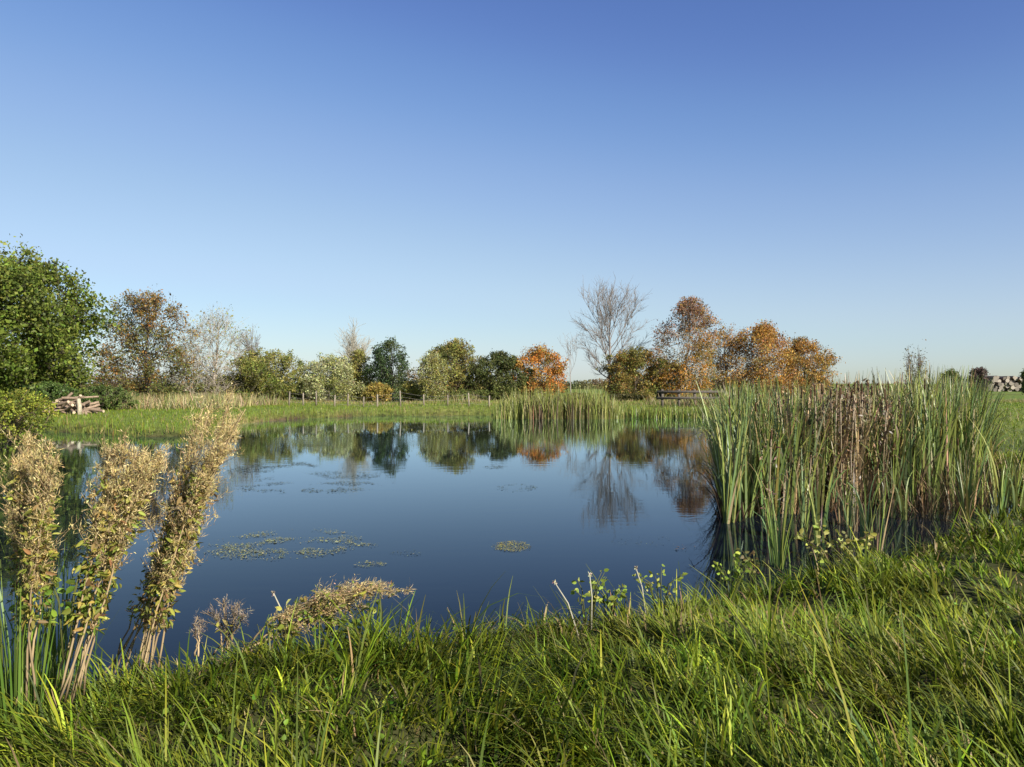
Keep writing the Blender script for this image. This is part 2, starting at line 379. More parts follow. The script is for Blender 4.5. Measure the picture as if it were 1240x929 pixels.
FAR = 1.22   # how far the hedge trees stand behind the shore
def make_tree(name, label, px, top, width, d, cols, bottom=None, n_leaf=7000, leaf=.13, clumps=60, cr=.16, bark=(.10, .08, .06), trunk_r=None,
              twigs=5, shell=.45, group=None, cat="tree", egg=.06, lean=0.0, tr_px=None, twig_r=.009, clear=0.25, spire=0.0, topcols=None):
    if 50 < d < 70: d *= FAR; leaf *= FAR * .95
    X = px_x(px, d); gz = ground_z(X, d); zt = py_z(top + (7 if d < 100 else -1), d); H = zt - gz; hw = width / 2 / F * d * 1.08; n_leaf = int(n_leaf * 2.7); leaf *= .84; cr *= 1.15
    z0 = gz + H * clear if bottom is None else max(py_z(bottom, d), gz + .1)
    z0 = max(z0 - .5, gz + .15)
    zc, hz = (z0 + zt) / 2, (zt - z0) / 2
    root = empty(name, (X, d, gz)); tag(root, label, cat, group)
    base = np.array([0, 0, -.1]); tx = 0 if tr_px is None else px_x(tr_px, d) - X
    base[0] = tx; ctop = np.array([lean, 0, zc - gz + hz * .55])
    trunk_r = trunk_r or H * .018
    gt, gl = Geo(), Geo()
    ts = np.linspace(0, 1, 8); wob = np.cumsum(R.normal(0, .03, (8, 3)), 0) * H * .25; wob[0] = 0; wob[:, 2] = 0
    tp = base[None] * (1 - ts[:, None]) + ctop[None] * ts[:, None] + wob
    polytube(gt, tp, trunk_r * (1 - .8 * ts) * (1 + .5 * np.exp(-ts * 12)), bark, 7, cap=False)
    # leafy sprays through the crown's volume, thinned out by noise so that sky shows between them
    nS = int(clumps * 5); sd_ = int(R.integers(100, 180)); o_ = U(0, 40)
    zz = U(-1, 1, nS * 3); aa = U(0, 6.28, nS * 3); r = R.random(nS * 3) ** shell
    rho = np.sqrt(np.clip(1 - np.where(zz > 0, np.abs(zz) ** 2.7, np.abs(zz) ** 4), .02, 1))
    rho = rho * (.62 + .60 * vnoise(aa * 1.3 + o_, zz * 2.2 + 9, .8, sd_))
    zz2 = zz * (.76 + .36 * vnoise(np.cos(aa) * 2 + o_, np.sin(aa) * 2 + 7, .9, sd_ + 1))
    sq = 1 - egg * zz - spire * np.clip(zz + .3, 0, 1.3)
    u = np.stack([np.cos(aa) * rho * r * sq, np.sin(aa) * rho * r * sq, zz2], 1)
    den = .6 * vnoise(u[:, 0] * 2.6 + u[:, 2] * 1.1 + o_, u[:, 1] * 2.6 + u[:, 2] * 2.3 + 5, .8, sd_ + 2) + .4 * vnoise(u[:, 0] * 2.6 - u[:, 2] * 2.0 + o_, u[:, 1] * 2.6 + u[:, 2] * 1.3 + 3, .35, sd_ + 3)
    kp = np.argsort(-den + U(-.22, .22, len(den)))[:nS]; u = u[kp]; zz = zz[kp]; nS = len(u)
    c = u * np.array([hw, hw * .9, hz]) + np.array([lean * .5, 0, zc - gz])
    out = unit(u * np.array([1, 1, .8]) + 1e-6)
    sdir = unit(out * .75 + unit(R.normal(0, 1, (nS, 3))) * .8 + np.array([0, 0, .28]))
    sl_ = min(hw, hz * 1.2) * cr * U(.7, 1.7, nS)
    c = c - sdir * sl_[:, None] * .5
    segs0, segs1, rr0, rr1 = [], [], [], []
    for j in R.choice(nS, min(nS, 46), replace=False):
        t = np.clip((c[j, 2] - .22 * H) / H * U(.7, 1.05), .06, .97); f = t * 7; a = int(min(f, 6)); st = tp[a] + (tp[a + 1] - tp[a]) * (f - a)
        mid = (st + c[j]) / 2 + R.normal(0, .06, 3) * hw + np.array([0, 0, -.05 * hw])
        q = [st, (st + mid) / 2, mid, (mid + c[j]) / 2 + R.normal(0, .03, 3) * hw, c[j]]
        r0 = trunk_r * U(.22, .4) * (1.1 - t * .6)
        for m in range(4):
            segs0.append(q[m]); segs1.append(q[m + 1]); rr0.append(max(r0 * (1 - m / 4.6), twig_r * 1.3)); rr1.append(max(r0 * (1 - (m + 1) / 4.6), twig_r * 1.3))
    BPts = np.array(segs1 + [tp[i_] for i_ in range(2, 8)])
    for j in range(nS):
        b_ = BPts[np.argmin(((BPts - c[j]) ** 2).sum(1))]
        segs0.append(b_); segs1.append(c[j]); rr0.append(twig_r * 1.3); rr1.append(twig_r)
        for m in range(max(1, twigs // 4)):
            d_ = unit(sdir[j] + R.normal(0, .3, 3) * (m > 0)); p_ = c[j]; e_ = c[j] + d_ * sl_[j] * U(.8, 1.25) ; mm = (p_ + e_) / 2 + R.normal(0, .05, 3) * sl_[j]
            segs0 += [p_, mm]; segs1 += [mm, e_]; rr0 += [twig_r, twig_r * .8]; rr1 += [twig_r * .8, twig_r * .4]
    tubes(gt, segs0, segs1, rr0, rr1, bark, 4)
    gt.build("trunk", M_bark, root, smooth=True)
    if n_leaf:
        w_ = sl_ * R.lognormal(0, .35, nS); k = R.choice(nS, n_leaf, p=w_ / w_.sum()); f = R.random((n_leaf, 1)) ** .8
        pos = c[k] + sdir[k] * sl_[k][:, None] * f + R.normal(0, 1, (n_leaf, 3)) * sl_[k][:, None] * (.30 - .17 * f)
        cols = np.atleast_2d(np.asarray(cols, float)); nz = vnoise(u[:, 0] * 2 + o_ + u[:, 2], u[:, 1] * 2 + u[:, 2] * 1.7 + 11, .9, sd_ + 4)
        pick = np.clip(((nz - .5) * 1.6 + .5 + R.normal(0, .16, nS)) * len(cols), 0, len(cols) - 1).astype(int)
        base_c = cols[pick]
        if topcols is not None:
            tc = np.atleast_2d(np.asarray(topcols, float)); hi = R.random(nS) < np.clip((zz + .1) * 1.2 - u[:, 0] * .5, 0, 1)
            base_c[hi] = tc[R.integers(0, len(tc), int(hi.sum()))]
        base_c = base_c * R.lognormal(0, .18, (nS, 1))
        cl = base_c[k]; mixc = R.random(n_leaf) < .18; cl = np.where(mixc[:, None], cols[R.integers(0, len(cols), n_leaf)], cl)
        cl = np.clip(1.28 * cl * (1 + R.normal(0, .22, (n_leaf, 1))) * (1 + R.normal(0, .08, (n_leaf, 3))), .004, .7)
        leaves(gl, pos, leaf * R.lognormal(0, .3, n_leaf), cl, .62)
        gl.build("crown", M_leaf, root)
    return root

def bare_tree(name, label, px, top, width, d, bark=(.20, .17, .15), levels=5, trunk_r=.11, clear=.2, spread=.55, nch=3, min_r=.008, group=None, cat="tree", upright=.35, mid=2, nseg=(4, 3), leafcols=None, n_leaf=0, leaf=.1):
    if 50 < d < 70: d *= FAR; min_r *= FAR; trunk_r *= FAR
    X = px_x(px, d); gz = ground_z(X, d); H = py_z(top, d) - gz; hw = width / 2 / F * d
    P0, P1, R0, R1, tips = [], [], [], [], []
    def grow(p, dr, ln, r, lev):
        n = nseg[0] if lev < 2 else nseg[1]; q = p
        for s_ in range(n):
            dr = unit(dr + R.normal(0, .10 + .03 * lev, 3) + np.array([0, 0, .05 * upright]))
            e = q + dr * ln / n; ra = max(r * (1 - .55 * s_ / n), min_r); rb = max(r * (1 - .55 * (s_ + 1) / n), min_r * .8)
            P0.append(q); P1.append(e); R0.append(ra); R1.append(rb); q = e
            if lev < levels and (s_ > 0 or lev > 0) and not (lev == 0 and s_ < n * clear * 1.5):
                for _ in range(nch if s_ == n - 1 else mid):
                    ax = unit(np.cross(dr, R.normal(0, 1, 3))); an = R.normal(spread, .15)
                    nd = dr * math.cos(an) + ax * math.sin(an); nd = unit(nd + np.array([0, 0, upright * .5]))
                    grow(q, nd, ln * U(.52, .78), max(rb * U(.5, .72), min_r), lev + 1)
        if lev >= levels - 1: tips.append(q)
    grow(np.zeros(3), np.array([0, 0, 1.]), H * .42, trunk_r, 0)
    P0, P1 = np.array(P0), np.array(P1); A = np.concatenate([P0, P1])
    sz = H / A[:, 2].max(); sx = 2 * hw / (np.percentile(A[:, 0], 99.5) - np.percentile(A[:, 0], .5))
    sc = np.array([sx, sx, sz]); root = empty(name, (X, d, gz)); tag(root, label, cat, group)
    g = Geo(); P0[:, 2] -= .05 * (P0[:, 2] < 1e-6)
    tubes(g, P0 * sc, P1 * sc, R0, R1, bark, 4); g.build("trunk", M_bark, root, smooth=True)
    if n_leaf:
        T = np.array(tips) * sc; gl = Geo(); k = R.integers(0, len(T), n_leaf)
        leaves(gl, T[k] + R.normal(0, .12, (n_leaf, 3)), leaf * R.lognormal(0, .25, n_leaf), jitter(leafcols, n_leaf), .6); gl.build("crown", M_leaf, root)
    print(name, "segs", len(P0)); return root

def fan_tree(name, label, px, top, width, d, bark=(.20, .175, .155)):
    d *= FAR; X = px_x(px, d); gz = ground_z(X, d); H = py_z(top, d) - gz; hw = width / 2 / F * d
    root = tag(empty(name, (X, d, gz)), label, "tree"); g = Geo(); B0, B1, Q0, Q1 = [], [], [], []
    polytube(g, [(0, 0, -.1), (.03, 0, H * .13), (0, .03, H * .26), (.05, 0, H * .5), (-.03, 0, H * .72)], [.20, .15, .13, .08, .03], bark, 8, cap=False)
    def curve(p, dr, ln, r0, r1, n, up):
        pts = [p]
        for i_ in range(n):
            dr = unit(dr + R.normal(0, .07, 3) + np.array([0, 0, up])); pts.append(pts[-1] + dr * ln / n)
        pts = np.array(pts); rs = np.linspace(r0, r1, n + 1)
        for i_ in range(n): B0.append(pts[i_]); B1.append(pts[i_ + 1]); Q0.append(rs[i_]); Q1.append(rs[i_ + 1])
        return pts
    def side(pts, dr, an):
        ax = unit(np.cross(dr, R.normal(0, 1, 3))); return unit(dr * math.cos(an) + ax * math.sin(an))
    for q in range(22):
        f_ = (q + .5) / 22; st = np.array([0, 0, H * (.16 + .5 * f_)]); a_ = q * 2.4; tilt = 1.05 * (1 - f_) ** .7 + .12
        dr = np.array([math.sin(tilt) * math.cos(a_), math.sin(tilt) * math.sin(a_), math.cos(tilt)])
        # run to a rounded crown
        tgt = min(hw / max(abs(math.sin(tilt)), .12), (H - st[2]) / max(math.cos(tilt), .3)) * U(.82, 1.0)
        P = curve(st, dr, tgt, .055 * (1.1 - .5 * f_), .012, 7, .05)
        for m in range(12):
            i_ = R.integers(2, 7); d2 = unit(P[i_] - P[i_ - 1]); P2 = curve(P[i_], side(P, d2, U(.35, .75)), tgt * U(.18, .38), .022, .009, 4, .06)
            for w in range(9):
                j_ = R.integers(1, 5); d3 = unit(P2[j_] - P2[j_ - 1]); curve(P2[j_], side(P2, d3, U(.3, .7)), U(.4, 1.1), .009, .006, 2, .05)
    tubes(g, B0, B1, Q0, Q1, bark, 4); g.build("trunk", M_bark, root, smooth=True)
DG = [(.06, .08, .02), (.08, .10, .025), (.10, .12, .03)]
OL = [(.19, .18, .045), (.14, .145, .035), (.23, .21, .06)]
BR = [(.18, .115, .035), (.22, .13, .035), (.13, .095, .03)]
OR = [(.31, .165, .035), (.26, .13, .03), (.34, .205, .045), (.20, .16, .045)]
SIL = [(.31, .31, .16), (.26, .27, .11), (.20, .21, .06)]
tg = "trees along the far side of the pond"
make_tree("broadleaf_tree", "large dense green broadleaf tree at the left end of the tree line", -4, 304, 226, 46, [(.085, .115, .018), (.115, .15, .022), (.06, .08, .016), (.14, .165, .03)], bottom=490, n_leaf=25000, leaf=.215, clumps=230, cr=.17, shell=.36, egg=-.03, trunk_r=.22)
make_tree("autumn_tree", "brown and green leaved tree next to the large green tree", 178, 350, 116, 53, BR + [(.12, .12, .03), (.10, .11, .03)], bottom=472, n_leaf=6800, leaf=.15, clumps=80, cr=.20, bark=(.06, .05, .045), egg=.10, twigs=8, twig_r=.012)
make_tree("bare_bush", "pale nearly leafless bush right of the brown leaved tree", 260, 374, 104, 56, OL + SIL, bottom=488, n_leaf=1500, leaf=.12, clumps=70, cr=.26, bark=(.30, .26, .21), twigs=12, twig_r=.011, egg=.05)
make_tree("willow_bush", "rounded olive willow bush left of the silvery one", 328, 420, 104, 57, OL + [(.12, .15, .03)], bottom=489, n_leaf=8500, leaf=.14, clumps=80, cr=.22, bark=(.16, .14, .10), twigs=6, cat="bush")
bare_tree("sapling", "thin leafless sapling rising above the olive willow bush", 318, 392, 26, 58, bark=(.16, .15, .14), levels=3, trunk_r=.05, spread=.35, nch=2, min_r=.012)
make_tree("willow_bush", "silvery pale green willow bush behind the fence posts", 399, 427, 70, 57, SIL, bottom=488, n_leaf=6000, leaf=.13, clumps=60, cr=.24, bark=(.22, .2, .16), cat="bush")
bare_tree("poplar_tree", "slim pale poplar with bare twigs at its top", 430, 380, 36, 60, bark=(.30, .28, .22), levels=3, trunk_r=.09, spread=.24, nch=2, mid=2, nseg=(6, 4), min_r=.011, upright=.6)
make_tree("alder_bush", "olive pointed bush at the foot of the slim poplar", 434, 420, 42, 59, OL, bottom=488, n_leaf=4200, leaf=.13, clumps=45, cr=.30, spire=.35, cat="bush")
make_tree("alder_tree", "dark green upright tree with ragged thin top", 473, 403, 48, 58, [(.035, .06, .025), (.05, .08, .03), (.07, .09, .03)], bottom=486, n_leaf=4200, leaf=.14, clumps=52, cr=.27, bark=(.05, .045, .04), twigs=6, spire=.0, twig_r=.012, tr_px=474)
make_tree("hazel_bush", "low yellow brown bush left of the dark upright tree", 456, 459, 34, 56, [(.30, .21, .05), (.24, .19, .045), (.19, .16, .04)], bottom=490, n_leaf=2600, leaf=.12, clumps=34, cr=.34, cat="bush")
make_tree("field_maple", "broad olive and brown tree in the middle of the tree line", 550, 410, 84, 60, OL + [(.16, .11, .03), (.08, .09, .025)], bottom=488, n_leaf=8500, leaf=.14, clumps=85, cr=.20, egg=.2)
make_tree("birch_tree", "light olive birch with a bright pale trunk", 521, 424, 42, 57, SIL + OL, bottom=472, n_leaf=3400, leaf=.12, clumps=46, cr=.26, bark=(.42, .37, .29), trunk_r=.13, twigs=5)
make_tree("holly_bush", "small olive bush between the dark upright tree and the birch", 499, 455, 26, 58, OL, bottom=490, n_leaf=2200, leaf=.12, clumps=30, cr=.34, cat="bush")
make_tree("hawthorn_tree", "dark green round tree left of the bright orange tree", 605, 424, 80, 60, [(.05, .06, .018), (.065, .08, .022), (.09, .10, .028)], bottom=490, n_leaf=9000, leaf=.14, clumps=80, cr=.2, bark=(.05, .04, .035))
make_tree("maple_tree", "bright orange tree behind the reed clump", 652, 417, 64, 61, OR + [(.38, .15, .03)], bottom=482, n_leaf=5600, leaf=.14, clumps=60, cr=.22, egg=.15)
bare_tree("sapling", "slender leafless sapling left of the large bare tree", 691, 396, 28, 60, bark=(.24, .22, .20), levels=3, trunk_r=.05, spread=.45, nch=2, mid=1, min_r=.009)
fan_tree("bare_tree", "large leafless tree with fanned grey branches", 738, 354, 98, 62)
make_tree("oak_tree", "rounded brown green tree in front of the large bare tree", 770, 419, 80, 58, [(.15, .14, .03), (.19, .15, .04), (.24, .14, .04), (.10, .11, .025)], bottom=487, n_leaf=8000, leaf=.14, clumps=75, cr=.21)
make_tree("yew_bush", "dark green bush under the tall purple tree", 812, 430, 58, 60, [(.03, .045, .02), (.045, .06, .02)], bottom=488, n_leaf=5000, leaf=.13, clumps=50, cr=.26, cat="bush")
make_tree("cherry_tree", "tall tree with purple top, orange flank and pale trunk", 834, 360, 76, 58, [(.22, .14, .035), (.17, .14, .035), (.36, .18, .035)], bottom=480, n_leaf=8000, leaf=.13, clumps=105, cr=.22, bark=(.30, .26, .21), trunk_r=.12, tr_px=827, topcols=[(.17, .095, .065), (.22, .12, .065)], twigs=7, twig_r=.012, spire=.04)
make_tree("bare_bush", "half bare brownish tree between the purple and orange trees", 881, 392, 54, 62, OR + BR + OL, bottom=490, n_leaf=3200, leaf=.12, clumps=64, cr=.28, bark=(.24, .18, .15), twigs=10, twig_r=.011, cat="tree")
make_tree("maple_tree", "orange tree with a visible pale trunk behind the cattails", 922, 392, 84, 60, OR + [(.24, .11, .04)], bottom=492, n_leaf=9000, leaf=.14, clumps=110, cr=.22, bark=(.30, .24, .18), tr_px=923)
make_tree("maple_tree", "orange brown tree at the right end of the tree line", 975, 405, 64, 61, OR + BR, bottom=492, n_leaf=5600, leaf=.14, clumps=70, cr=.24)
make_tree("hawthorn_bush", "small dark bush under the right hand orange tree", 990, 444, 26, 62, [(.05, .05, .02), (.09, .06, .025)], bottom=482, n_leaf=2200, leaf=.13, clumps=28, cr=.34, cat="bush")
bare_tree("sapling", "thin dark sapling poking above the cattail bed", 1105, 418, 26, 30, bark=(.15, .13, .11), levels=3, trunk_r=.025, spread=.5, nch=2, min_r=.006, leafcols=[(.12, .11, .05), (.2, .16, .08)], n_leaf=500, leaf=.06)
make_tree("round_tree", "small round purplish tree on the horizon beside the log stack", 1183, 447, 22, 120, [(.10, .07, .06), (.08, .06, .05)], bottom=472, n_leaf=2500, leaf=.22, clumps=30, cr=.34)
make_tree("hedge_bush", "small dark green bush on the horizon above the cattails", 1152, 450, 22, 120, DG, bottom=474, n_leaf=2000, leaf=.22, clumps=26, cr=.34, cat="bush")
make_tree("hedge_bush", "dark bush cut by the right edge behind the log stack", 1246, 448, 20, 110, DG, bottom=472, n_leaf=1800, leaf=.22, clumps=26, cr=.34, cat="bush")
make_tree("bank_shrub", "bright yellow green shrub on the left shore", 16, 472, 84, 31, [(.16, .19, .025), (.20, .21, .03), (.10, .13, .02)], bottom=528, n_leaf=5200, leaf=.10, clumps=60, cr=.22, cat="shrub", bark=(.12, .09, .06))
make_tree("hedge_shrub", "low dark green shrub under the large green tree", 56, 458, 96, 45, [(.05, .085, .02), (.07, .11, .025)], bottom=492, n_leaf=7000, leaf=.11, clumps=80, cr=.2, cat="shrub")
make_tree("hedge_shrub", "low green shrub below the brown leaved tree", 128, 462, 62, 47, [(.06, .09, .025), (.09, .12, .03)], bottom=492, n_leaf=4200, leaf=.11, clumps=50, cr=.24, cat="shrub")
make_tree("hedge_shrub", "yellowish low shrub right of the brown leaved tree", 196, 460, 56, 54, [(.09, .11, .03), (.13, .13, .04)], bottom=484, n_leaf=3200, leaf=.12, clumps=46, cr=.26, cat="shrub")
make_tree("hedge_shrub", "low olive shrub under the pale leafless bush", 272, 452, 84, 58, OL + SIL, bottom=486, n_leaf=5200, leaf=.12, clumps=60, cr=.22, cat="shrub")
make_tree("hedge_shrub", "low olive shrub behind the middle fence posts", 372, 458, 40, 59, OL, bottom=488, n_leaf=3000, leaf=.12, clumps=40, cr=.28, cat="shrub")
make_tree("hedge_shrub", "low green shrub left of the reed clump", 575, 466, 70, 58, [(.08, .10, .025), (.12, .13, .035)], bottom=492, n_leaf=4000, leaf=.12, clumps=52, cr=.22, cat="shrub")
make_tree("hedge_shrub", "low dark scrub behind the right end of the reed clump", 748, 470, 70, 57, [(.06, .06, .025), (.10, .09, .035)], bottom=492, n_leaf=3600, leaf=.12, clumps=52, cr=.22, cat="shrub")

for px_, top_, w_, d_, lb_ in ((703, 470, 40, 60, "low grey green scrub under the large bare tree"), (806, 468, 40, 60, "low dark scrub left of the wooden railing"), (880, 466, 46, 63, "low brownish scrub under the half bare tree"), (940, 464, 56, 63, "low scrub between the two orange trees"),
                              (1022, 468, 46, 66, "low olive scrub right of the last orange tree"), (230, 464, 50, 60, "low yellowish scrub left of the pale leafless bush"), (445, 466, 50, 61, "low olive scrub behind the yellow brown bush"), (640, 462, 46, 60, "low green scrub under the bright orange tree")):
    make_tree("hedge_shrub", lb_, px_, top_, w_, d_, OL + [(.10, .10, .03), (.16, .12, .04)], bottom=490, n_leaf=2600, leaf=.12, clumps=44, cr=.26, cat="shrub")

g = Geo(); n = 26000; X = U(-190, 75, n); Y = 210 + 14 * (vnoise(X, X * 0, 40, 61) - .5) + U(-3, 3, n); Ht = 1.4 + 3.4 * vnoise(X, X * 0 + 3, 9, 62) ** 1.6 + 1.2 * vnoise(X, X * 0 + 9, 2.5, 63)
gzz = height(X, Y); cc = np.array([(.10, .12, .05), (.15, .14, .06), (.17, .12, .06), (.12, .14, .05)])[np.clip((vnoise(X, X * 0, 12, 64) * 4.5 - .3).astype(int), 0, 3)] * R.lognormal(0, .2, (n, 1))
leaves(g, np.stack([X, Y, gzz + Ht * R.random(n)], 1), U(.35, .75, n), cc, .7)
tag(g.build("distant_hedge", M_leaf), "far off low hedgerow across the fields behind the trees", "hedge", kind="stuff")

# ------------------------------------------------------------------ fences, railing, log piles
def box(g, p0, p1, w, dpt, col):
    """a squared post or rail between two points"""
    p0, p1 = np.asarray(p0, float), np.asarray(p1, float); a = unit(p1 - p0)
    u = unit(np.cross(a, [0, 1., 0.001])) * w / 2; v = unit(np.cross(a, u)) * dpt / 2
    V = [p + s1 * u + s2 * v for p in (p0, p1) for s1, s2 in ((-1, -1), (1, -1), (1, 1), (-1, 1))]
    g.add(V, [(3, 2, 1, 0), (4, 5, 6, 7), (0, 1, 5, 4), (1, 2, 6, 5), (2, 3, 7, 6), (3, 0, 4, 7)], col)
D = 55.0; fx = [350, 367, 383, 405, 421, 440, 457, 485, 513, 542, 568, 592]
root = tag(empty("wire_fence", (px_x(350, D), D, ground_z(px_x(350, D), D))), "wire fence on pale wooden posts before the middle trees", "fence")
ox, oy, oz = root.location; tops = []
for q, f_ in enumerate(fx):
    X = px_x(f_, D); gz = ground_z(X, D); g = Geo(); h = .95 + U(-.3, .2); t = U(-.06, .06)
    polytube(g, [(X - ox, 0, gz - oz - .1), (X - ox + t * .5, 0, gz - oz + h * .5), (X - ox + t, 0, gz - oz + h), ], [.06, .055, .045], np.array([.20, .17, .13]) * U(.75, 1.2), 8)
    g.build("post", M_wood, root); tops.append((X - ox + t * .8, gz - oz + h))
for hh in (.12, .42, .72):
    g = Geo(); polytube(g, [(x_, .078, z_ - hh) for x_, z_ in tops], .006, (.22, .20, .18), 4, cap=False); g.build("wire", M_wood, root)
D = 56.0; X0, X1 = px_x(800, D), px_x(872, D); gz = ground_z(X0, D)
root = tag(empty("wooden_railing", (X0, D, gz)), "low dark wooden rail fence under the purple tree", "fence")
for f_ in (802, 822, 841, 860, 874):
    g = Geo(); X = px_x(f_, D); box(g, (X - X0, 0, -.2), (X - X0, 0, py_z(472, D) - gz + .03), .16, .14, (.10, .085, .07)); g.build("post", M_wood, root)
for y_ in (474.5, 482):
    g = Geo(); box(g, (-.3, -.12, py_z(y_, D) - gz), (X1 - X0 + .3, -.12, py_z(y_, D) - gz), .17, .07, (.075, .065, .055)); g.build("rail", M_wood, root)

def log_mesh(name, L, r, bark, end):
    g = Geo(); n = 12; an = np.arange(n) / n * 2 * np.pi; rr = r * (1 + R.normal(0, .05, n))
    ring = np.stack([np.zeros(n), np.cos(an) * rr, np.sin(an) * rr], 1)
    a, b = ring + [0, 0, 0], ring + [L, 0, 0]; j = np.arange(n)
    g.add(np.concatenate([a, b]), np.stack([j, (j + 1) % n, (j + 1) % n + n, j + n], -1), bark)
    for e, x_ in ((a, 0), (b, L)):
        q = [[0 + n, i_, (i_ + 1) % n, (i_ + 2) % n] for i_ in range(0, n, 2)]
        g.add(np.concatenate([e, [[x_, 0, 0]]]), q, end)
    return g.mesh(name, M_wood)
# left heap of cut branches and stones
protos = [log_mesh("cut_log", U(.5, 1.1), U(.035, .08), np.array([.22, .16, .11]) * U(.7, 1.3), np.array([.42, .33, .22]) * U(.8, 1.1)) for _ in range(6)]
D = 42.0
for q in range(64):
    f_ = R.normal(84, 15); X = px_x(f_, D + .0); Y = D + R.normal(0, .5); lay = min(abs(R.normal(0, .42)), .75) * max(.2, 1 - abs(f_ - 84) / 34)
    o = bpy.data.objects.new("cut_log", protos[q % 6]); COL.objects.link(o)
    o.location = (X - .4, Y, ground_z(X, Y) + .1 + lay); o.rotation_euler = (U(0, 6.28), R.normal(0, .35), U(-.9, .9) + (math.pi / 2 if q % 4 == 0 else 0))
    tag(o, "short cut branch in the brown heap below the large green tree", "log", "branches in the heap on the left lawn")
g = Geo(); X = px_x(96, 41.2); gz = ground_z(X, 41.2)
polytube(g, [(0, 0, -.1), (.02, 0, .4), (-.03, 0, .75), (-.02, 0, .85)], [.14, .11, .10, .07], (.36, .31, .22), 9)
o = g.build("tree_stump", M_wood, smooth=True); o.location = (X, 41.2, gz); tag(o, "pale upright stump standing beside the branch heap", "stump")
# far right log stack
protos = [log_mesh("stacked_log", 3.2, U(.24, .40), np.array([.16, .12, .09]) * U(.7, 1.2), np.array([.27, .235, .19]) * U(.35, 1.15)) for _ in range(7)]
D = 150.0; X0 = px_x(1196, D)
gz = ground_z(X0 + 2, D)
for row in range(5):
    for q in range(13 - row):
        if R.random() < .05 * row: continue
        o = bpy.data.objects.new("stacked_log", protos[R.integers(0, 7)]); COL.objects.link(o)
        o.location = (X0 + row * .34 + q * .68 + R.normal(0, .06), D + U(-.5, .5), gz + .3 + row * .56 + .16 * math.sin(q * 1.7)); o.rotation_euler = (U(0, 6), 0, math.pi / 2)
        tag(o, "sawn log in the pale ended stack on the right horizon", "log", "logs in the stack at the right edge")

# ------------------------------------------------------------------ cattails and reeds
CG = [(.135, .178, .048), (.105, .155, .058), (.17, .212, .048), (.085, .13, .056), (.205, .222, .06)]
DEADB = [(.07, .045, .022), (.05, .033, .018), (.11, .075, .035)]
CBW = [(.20, .14, .07), (.14, .09, .05), (.26, .19, .10), (.10, .065, .04)]
CT = [(.34, .27, .14), (.28, .22, .11)]
def cattail_leaves(g, base, hgt, n, cols, dead=.10, wide=.042, spread=.13):
    dr = R.random(n) < dead; c = jitter(cols, n, .07, .18); c[dr] = jitter(CT, int(dr.sum()))
    az = U(0, 6.28, n); b = np.asarray(base)[None] + np.stack([np.cos(az), np.sin(az), np.zeros(n)], 1) * U(0, .05, (n, 1))
    L = hgt * U(.55, 1.05, n); tip = np.where(dr[:, None], c, c * np.array([1.2, 1.12, .95]))
    brk = R.random(n) < .38
    blades(g, b, L, U(.65, 1.2, n) * wide, az, np.abs(R.normal(.01, spread * .62, n)), np.where(brk, U(1.2, 2.8, n), np.abs(R.normal(.05, .28, n))), c, 9, tip, taper=.88, bexp=np.where(brk, U(2.5, 7, n), 1.8))
    m = 3; a2 = U(0, 6.28, m); blades(g, np.asarray(base)[None] + np.stack([np.cos(a2), np.sin(a2), np.zeros(m)], 1) * .05, hgt * U(.3, .6, m), U(.02, .03, m), a2, U(0, .35, m), U(0, 1.6, m), jitter(DEADB, m), 5)
def spike(parent_or_geo, hgt, x=0, y=0, lean=0.05):
    """stalk geometry and the height of its brown seed head"""
    return [(x, y, -.3), (x + lean * .4, y, hgt * .5), (x + lean, y, hgt)]
GP = []   # prototypes: (leaf mesh, stalk mesh or None, head mesh or None)
for q in range(10):
    g = Geo(); cattail_leaves(g, (0, 0, -.3), 2.35, R.integers(9, 14), CG); lm = g.mesh("cattail", M_reed); sm = hm = None
    if q == 3:
        ln = R.normal(0, .08); g = Geo(); polytube(g, spike(None, 1.9, lean=ln), .006, (.25, .22, .10), 5); sm = g.mesh("stalk", M_reed)
        g = Geo(); polytube(g, [(ln * 1.0, 0, 1.72), (ln, 0, 1.75), (ln, 0, 1.86), (ln, 0, 1.90)], [.006, .014, .014, .006], (.07, .04, .022), 8); hm = g.mesh("seed_head", M_dry)
    GP.append((lm, sm, hm))
BP = []
for q in range(7):
    g = Geo(); cattail_leaves(g, (0, 0, -.3), 2.2, R.integers(5, 9), CBW, dead=.3, spread=.2, wide=.02); m_ = R.integers(60, 110)
    zc_ = U(.5, 2.0, m_); aa = U(0, 6.28, m_); rr_ = U(.02, .16, m_)
    leaves(g, np.stack([np.cos(aa) * rr_, np.sin(aa) * rr_, zc_], 1), U(.04, .11, m_), jitter(CBW, m_), .35); lm = g.mesh("cattail", M_reed)
    ln = R.normal(0, .12); g = Geo(); polytube(g, spike(None, 1.95, lean=ln), .010, (.26, .20, .12), 6); sm = g.mesh("stalk", M_reed)
    g = Geo(); polytube(g, [(ln, 0, 1.75), (ln, 0, 1.78), (ln, 0, 1.92), (ln, 0, 1.95)], [.006, .013, .013, .006], (.10, .06, .035), 8); hm = g.mesh("seed_head", M_dry)
    BP.append((lm, sm, hm))
def place_cattail(P, x, y, z, s, rz, label, group):
    o = bpy.data.objects.new("cattail", P[0]); COL.objects.link(o); o.location = (x, y, z); o.rotation_euler = (R.normal(0, .05), R.normal(0, .05), rz); o.scale = (min(1, s + .1), min(1, s + .1), s)
    tag(o, label, "cattail", group)
    if P[1]:
        c_ = bpy.data.objects.new("stalk", P[1]); COL.objects.link(c_); c_.parent = o
        if P[2]: h_ = bpy.data.objects.new("seed_head", P[2]); COL.objects.link(h_); h_.parent = c_
